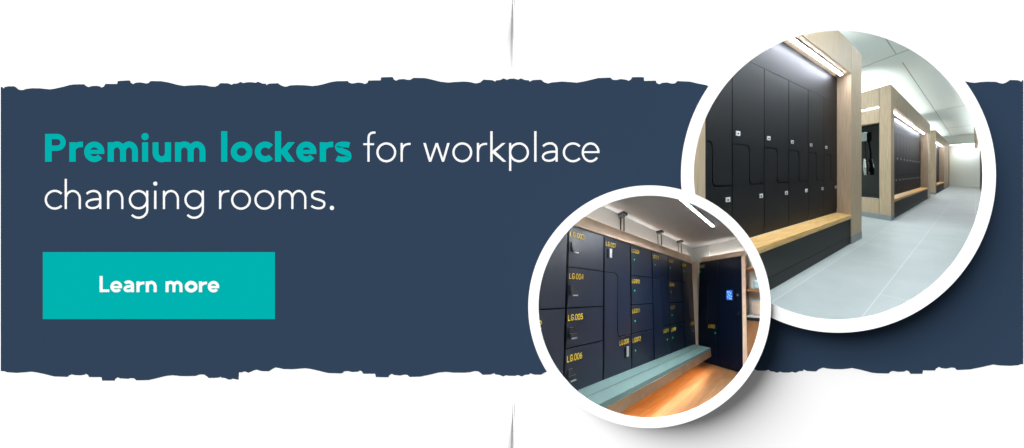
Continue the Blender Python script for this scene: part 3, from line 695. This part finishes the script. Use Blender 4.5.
def boxcol(a, b, nums, label, cols):
    t = column2(a, b, label)
    for (w0, w1), tx, cm in zip(((R1w, WT), (R2w, R1w), (R3w, R2w), (.01, R3w)), nums, cols):
        dd = door_rect(t, a, b, w0, w1); plate_text(dd, tx, P2u, a+.012, w1-.029, .0135, 0); status(dd, P2u, a+.032, w1-.057, 0, M[cm])
boxcol(S[2], S[3], ('LG.009','LG.010','LG.011','LG.012'), N2+'four doors with green lights, beside the steel handles', ('green',)*4)
zcol(S[3], S[4], -.508, 'LG.013', 'LG.014', 'navy stepped-door column with green lights, third from the corner post', False)
boxcol(S[4], S[5], ('LG.015','LG.016','LG.017','LG.018'), N2+'four doors, the second with an orange light', ('green','orange','green','green'))
zcol(S[5], S[6], -.07, 'LG.019', 'LG.020', N2+'stepped doors beside the corner post', False)

# short wall: a stepped pair and the terminal cabinet
t = thing('locker', 'navy stepped locker column on the short wall beside the corner post', 'locker', P2(RU, -.15, 0), 'navy lockers on the short wall')
q0, q1, q2 = .020, -.171, -.372; WT2 = .540
mb = MB(); mb.box(P3, RU+.006, RU+.12, q1+.0005, q0, -.0105, WT2); mb.build('body', M['navy_core'], t, clip=True)
def mirq(poly): return [(-x, y) for x, y in poly]
u, l = z_doors(-q0+.002, -q1-.003, -.008, WT2-.002, .425, .198, .075, .018, G2)
mb = MB(); mb.slab(P2q, mirq(u), RU, RU+.005); ud = mb.build('upper_door', M['navy_door'], t, clip=True)
mb = MB(); mb.slab(P2q, mirq(l), RU, RU+.005); ld = mb.build('lower_door', M['navy_door'], t, clip=True)
def P2qm(x, w, u): return P3(u, -x, w)
plate_text(ud, 'LG.021', P2qm, -.022, .506, .0145, RU, cw=.55); plate_text(ld, 'LG.022', P2qm, .090, .171, .0145, RU, cw=.55)
status(ud, P2qm, -.012, .482, RU, M['green'], .0035); status(ld, P2qm, .153, .147, RU, M['green'], .0035)
t = thing('terminal_cabinet', 'tall navy cabinet with a blue touch screen on the short wall', 'cabinet', P2(RU, -.34, 0))
mb = MB(); mb.box(P3, RU+.006, RU+.12, q2, q1-.0005, -.0105, WT2); mb.build('body', M['navy_core'], t, clip=True)
mb = MB(); mb.slab(P2qm, [(-q1+.003,-.008),(-q2-.001,-.008),(-q2-.001,WT2-.002),(-q1+.003,WT2-.002)], RU, RU+.005); dd = mb.build('door', M['navy_door'], t, clip=True)
mb = MB(); mb.slab(P2qm, [(0.245,.313),(0.304,.313),(0.304,.374),(0.245,.374)], RU-.006, RU); sc = mb.build('screen_case', M['black'], t, clip=True)
mb = MB(); mb.slab(P2qm, [(0.251,.320),(0.298,.320),(0.298,.367),(0.251,.367)], RU-.0075, RU-.006); mb.build('display', M['screen'], sc, clip=True)
mb = MB()
for i, (x, w) in enumerate(((.257,.359),(.269,.359),(.283,.353),(.263,.347),(.275,.341),(.287,.337),(.259,.334),(.272,.328),(.285,.325))):
    mb.slab(P2qm, [(x,w-.003),(x+.006,w-.003),(x+.006,w+.003),(x,w+.003)], RU-.0085, RU-.0075)
mb.build('display_marks', M['screen_mark'], sc, clip=True)
for x, w, nm in ((.340,.344,'key_reader'), (.343,.253,'keyhole')):
    mb = MB(); mb.slab(P2qm, [(x+.007*math.cos(2*PI*k/14), w+.006*math.sin(2*PI*k/14)) for k in range(14)], RU-.004, RU); mb.build(nm, M['steel'] if nm == 'key_reader' else M['rod'], t, clip=True)
# oak rails and posts
t = thing('wooden_rail', 'pale wooden rail along the top of the long wall of navy lockers', 'rail', P2(-.6, 0, WT)); b2box('board', -1.6, RU, -.006, .012, WT+.002, .5715, M['birch'], t)
t = thing('wooden_rail', 'short pale wooden rail over the cabinet with the blue screen', 'rail', P2(RU, -.25, .53)); b2box('board', RU-.004, RU+.012, -.402, .0, WT2+.002, .568, M['birch'], t, fn=P3)
t = thing('corner_post', 'pale wooden post in the corner between the two navy locker rows', 'post', P2(RU, -.02, 0)); b2box('timber', .050, RU-.002, -.042, .018, -.0105, .537, M['birch'], t, fn=lambda u, q, w: P2(u, q-.14*(w-.31), w))
# shelf bay
t = thing('shelf_unit', 'wooden open shelf unit beside the blue-screen cabinet', 'shelf', P2(RU, -.5, 0))
b2box('side_panel', RU-.004, RU+.12, -.4045, -.374, -.0105, WT2, M['birch'], t, fn=P3)
b2box('back_panel', RU+.125, RU+.14, -.8, -.406, .002, .60, M['shelf_wood'], t, fn=P3)
for w in (.469, .3665): b2box('shelf_board', RU+.002, RU+.12, -.8, -.406, w-.006, w+.006, M['shelf_wood'], t, fn=P3)
b2box('worktop', RU-.006, RU+.12, -.8, -.406, .2405, .247, M['worktop'], t, fn=P3)
b2box('worktop_edge', RU-.006, RU+.12, -.8, -.406, .226, .240, M['black'], t, fn=P3)
b2box('lower_panel', RU, RU+.12, -.8, -.406, .002, .225, M['shelf_wood'], t, fn=P3)
t = thing('plastic_bottle', 'pale blue plastic bottle on the middle wooden shelf', 'bottle', P2(RU+.06, -.49, .373))
bp = lambda h: P3(RU+.06, -.488, .373+h)
mb = MB(); mb.tube([bp(0), bp(.004), bp(.035), bp(.046), bp(.05)], [.021,.024,.024,.014,.010], 18); mb.build('body', M['pale_blue'], t, clip=True)
mb = MB(); mb.tube([bp(.0505), bp(.062)], .011, 14); mb.build('cap', M['worktop'], t, clip=True)
t = thing('folded_towel', 'rolled cream towel standing on the grey worktop under the shelf', 'towel', P3(RU+.07, -.485, .2475))
mb = MB(); tp = lambda h: P3(RU+.08, -.48, .2475+h)
mb.tube([tp(0), tp(.004), tp(.06), tp(.066)], [.02,.026,.026,.02], 18); mb.build('roll', M['cream'], t, clip=True)
# bench
t = thing('bench', 'floating pale teal plank bench along the foot of the navy lockers', 'bench', P2(-.6, -.08, 0))
TQ = -.157; bw = .095
def PB(u, q, w): return P2(u, q, w - .019*(u+.6))        # the bench falls slightly towards the corner
for k in range(2):
    qa, qb = (0-.004, TQ*.49) if k == 0 else (TQ*.51, TQ)
    b2box('plank', -1.5, -.022, qb, qa, bw-.012, bw, M['bench_top'], t, fn=PB)
b2box('edge_board', -1.5, -.023, TQ-.001, TQ+.014, bw-.040, bw-.0125, M['bench_edge'], t, fn=PB)
b2box('end_board', -.0235-.012, -.0225, TQ+.0145, -.004, bw-.040, bw-.0125, M['bench_edge'], t, fn=PB)
b2box('support', -1.5, -.1, TQ*.55, -.004, bw-.034, bw-.0125, M['black'], t, fn=PB)
t = thing('strip_light', 'warm LED strip hidden under the pale teal bench', 'light', P2(-.6, TQ*.7, bw-.02))
b2box('diffuser', -1.4, -.09, TQ*.82, TQ*.68, bw-.018, bw-.0128, M['led_warm'], t, fn=PB)
t = thing('fill_cove_light', 'added concealed fill strip on top of the long row of navy lockers', 'light', P2(-.6, .04, WT))
b2box('channel', -1.5, .02, .0135, .030, WT+.0015, WT+.006, M['rod'], t); b2box('diffuser', -1.49, .01, .016, .028, WT+.0065, WT+.010, M['led4'], t)  # hidden strip added to lift the upper wall and ceiling
t = thing('fill_cove_light', 'added concealed fill strip on top of the short row of navy lockers', 'light', P2(RU+.04, -.2, WT2))
b2box('channel', RU+.018, RU+.046, -.38, .0, WT2+.0015, WT2+.006, M['rod'], t, fn=P3); b2box('diffuser', RU+.022, RU+.042, -.375, -.005, WT2+.0065, WT2+.010, M['led5'], t, fn=P3)  # hidden strip added to brighten the wall over the short row
# ceiling tube and hangers
def tube_light(u0, u1, q, label):
    t = thing('tube_light', label, 'light', P2((u0+u1)/2, q, WC))
    mb = MB(); mb.box(P2, u0, u1, q-.009, q+.009, WC-.010, WC-.001)
    for a, b in ((q-.009, q-.0065), (q+.0065, q+.009)): mb.box(P2, u0, u1, a, b, WC-.014, WC-.0101)
    mb.build('channel', M['worktop'], t, clip=True)
    b2box('diffuser', u0+.003, u1-.003, q-.006, q+.006, WC-.0115, WC-.0102, M['led2'], t)
tube_light(-.95, -.31, -.375, 'white LED tube on the ceiling of the wood-floored locker room')
for u_, nm in ((-.895, 'nearest the frame'), (-.481, 'in the middle'), (-.144, 'nearest the corner')):
    t = thing('ceiling_hanger', 'dark ceiling bracket with two thin rods above the lockers, '+nm, 'bracket', P2(u_, .02, .572))
    b2box('plate', u_-.02, u_+.02, -.02, .0315, WC-.010, WC-.001, M['rod'], t)
    for q in (-.005, .0305):
        mb = MB(); mb.tube([P2(u_, q, .5725 if q < 0 else WT+.0105), P2(u_, q, WC-.0105)], .0022, 8); mb.build('rod', M['rod'], t, clip=True)
t = thing('wall_conduit', 'thin grey conduit running up the wall above the short locker row', 'conduit', P2(RU+.02, -.19, .56))
mb = MB(); mb.tube([P3(RU+.046, -.066, .56), P3(RU+.046, -.066, WC-.001)], .003, 8); mb.build('pipe', M['plaster'], t, clip=True)
# the ceiling runs on towards the wall above the opening and carries an added unseen tube that brightens the room
def cut_x(bm, x):
    bmesh.ops.bisect_plane(bm, geom=bm.verts[:]+bm.edges[:]+bm.faces[:], plane_co=(0, D+.012, 0), plane_no=(0,-1,0), clear_outer=True)
    bmesh.ops.bisect_plane(bm, geom=bm.verts[:]+bm.edges[:]+bm.faces[:], plane_co=(0,0,0), plane_no=V((F, PX-x, 0)).normalized(), clear_outer=True)
    ed = [e for e in bm.edges if e.is_boundary]
    if ed: bmesh.ops.holes_fill(bm, edges=ed, sides=0)
_trim = trim
trim = lambda bm: cut_x(bm, 672)
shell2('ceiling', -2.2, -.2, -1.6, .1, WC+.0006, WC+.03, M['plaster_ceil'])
def on_ceil(x, y, w):
    n = A2.cross(B2); d = ray(x, y); return d*((P2(0,0,w)).dot(n)/d.dot(n))
def near_fill_tube(x0, y0, x1, y1, label):
    t = thing('tube_light', label, 'light', on_ceil((x0+x1)/2, (y0+y1)/2, WC))
    a, b = on_ceil(x0, y0, WC-.05), on_ceil(x1, y1, WC-.05); sd = V2.cross(b-a).normalized()*.016; up = V2*.010
    for nm, k, z, m in (('channel', .5, .0035, M['worktop']), ('diffuser', 1, -.007, M['led3'])):
        mb = MB(); q = V2*z; h = V2*(.0075 if nm == 'channel' else .0098)
        mb.hexa([a-sd*k+q, b-sd*k+q, b+sd*k+q, a+sd*k+q, a-sd*k+q+h, b-sd*k+q+h, b+sd*k+q+h, a+sd*k+q+h]); mb.build(nm, m, t)
near_fill_tube(612, 172, 664, 168, 'added fill LED tube on the ceiling just above the small round opening')
trim = _trim
q = [at(673, 189, D+.006), at(673, 100, D+.006), on_ceil(673, 100, WC+.02), on_ceil(673, 189, WC+.02)]
if q[2].y < q[0].y: q = [q[0], at(673, 112, D+.006), q[3]]
mb = MB(); th_ = V((.003,0,0)); k = len(q)
mb.face(q); mb.face([p+th_ for p in q][::-1])
for i in range(k): mb.face([q[i], q[(i+1) % k], q[(i+1) % k]+th_, q[i]+th_])
struct(mb.build('wall_right', M['shell']))  # unseen sheet added to block light from the large room
# conical housing from the back of the wall to the room's own surfaces
def depth(x, y):
    best = 3.0; dr = ray(x, y)
    for n, p in ((A2.cross(B2), P2(0,0,-.03)), (A2.cross(B2), P2(0,0,WC+.03)), (A2.cross(V2), P2(0,QW+.05,0)), (B2.cross(V2), P2(RU+.165,0,0))):
        dn = dr.dot(n)
        if abs(dn) > 1e-9:
            tt = p.dot(n)/dn
            if D < tt < best: best = tt
    return best
mb = MB(); n = 96; rings = []
pts = arc_pts(R2C, HOUSE_R+.3, 0, 360, n)[:-1]; pto = arc_pts(R2C, HOUSE_R+1.6, 0, 360, n)[:-1]
for i in range(n):
    j = (i+1) % n; di, dj = depth(*pts[i]), depth(*pts[j]); y0 = D+.006
    f0, f1, b0_, b1_ = at(*pts[i], y0), at(*pts[j], y0), ray(*pts[i])*di, ray(*pts[j])*dj
    g0, g1, c0_, c1_ = at(*pto[i], y0), at(*pto[j], y0), ray(*pto[i])*di, ray(*pto[j])*dj
    if 170 < 360*i/n < 285: continue
    mb.face([f0,f1,b1_,b0_]); mb.face([g0,c0_,c1_,g1]); mb.face([f0,g0,g1,f1]); mb.face([b0_,b1_,c1_,c0_])
struct(mb.build('wall_housing', M['shell']), 'grey conical housing behind the small round frame')

# ------------------------------------------------------------------ LIGHT, CAMERA
w = bpy.data.worlds.new('World'); bpy.context.scene.world = w; w.use_nodes = True
w.node_tree.nodes['Background'].inputs[0].default_value = (1,1,1,1); w.node_tree.nodes['Background'].inputs[1].default_value = .19
sun = bpy.data.lights.new('sun', 'SUN'); so = bpy.data.objects.new('sun', sun); C.objects.link(so)
EL = math.radians(25); dx, dz = .68, -.73                 # travels right and down across the wall, into it at EL
dirv = V((dx*math.cos(EL), math.sin(EL), dz*math.cos(EL)))
so.rotation_euler = dirv.to_track_quat('-Z', 'Y').to_euler(); sun.angle = math.radians(42); sun.energy = 7.75
cam = bpy.data.cameras.new('camera'); co = bpy.data.objects.new('camera', cam); C.objects.link(co)
co.location = (0, 0, EYE); co.rotation_euler = (PI/2, 0, 0)
cam.sensor_width = 36; cam.lens = 36*F/1024; cam.shift_x = (512-PX)/1024; cam.shift_y = -(224-PY)/1024
cam.clip_start = .01; cam.clip_end = 200
sc_ = bpy.context.scene; sc_.camera = co
for o in list(bpy.data.objects):
    if '_o' in o: del o['_o']
vs = sc_.view_settings; sc_.display_settings.display_device = 'sRGB'
vs.view_transform = 'Standard'; vs.look = 'None'; vs.gamma = 1; vs.exposure = 0; vs.use_curve_mapping = False
sc_.cycles.max_bounces = 8; sc_.cycles.diffuse_bounces = 5
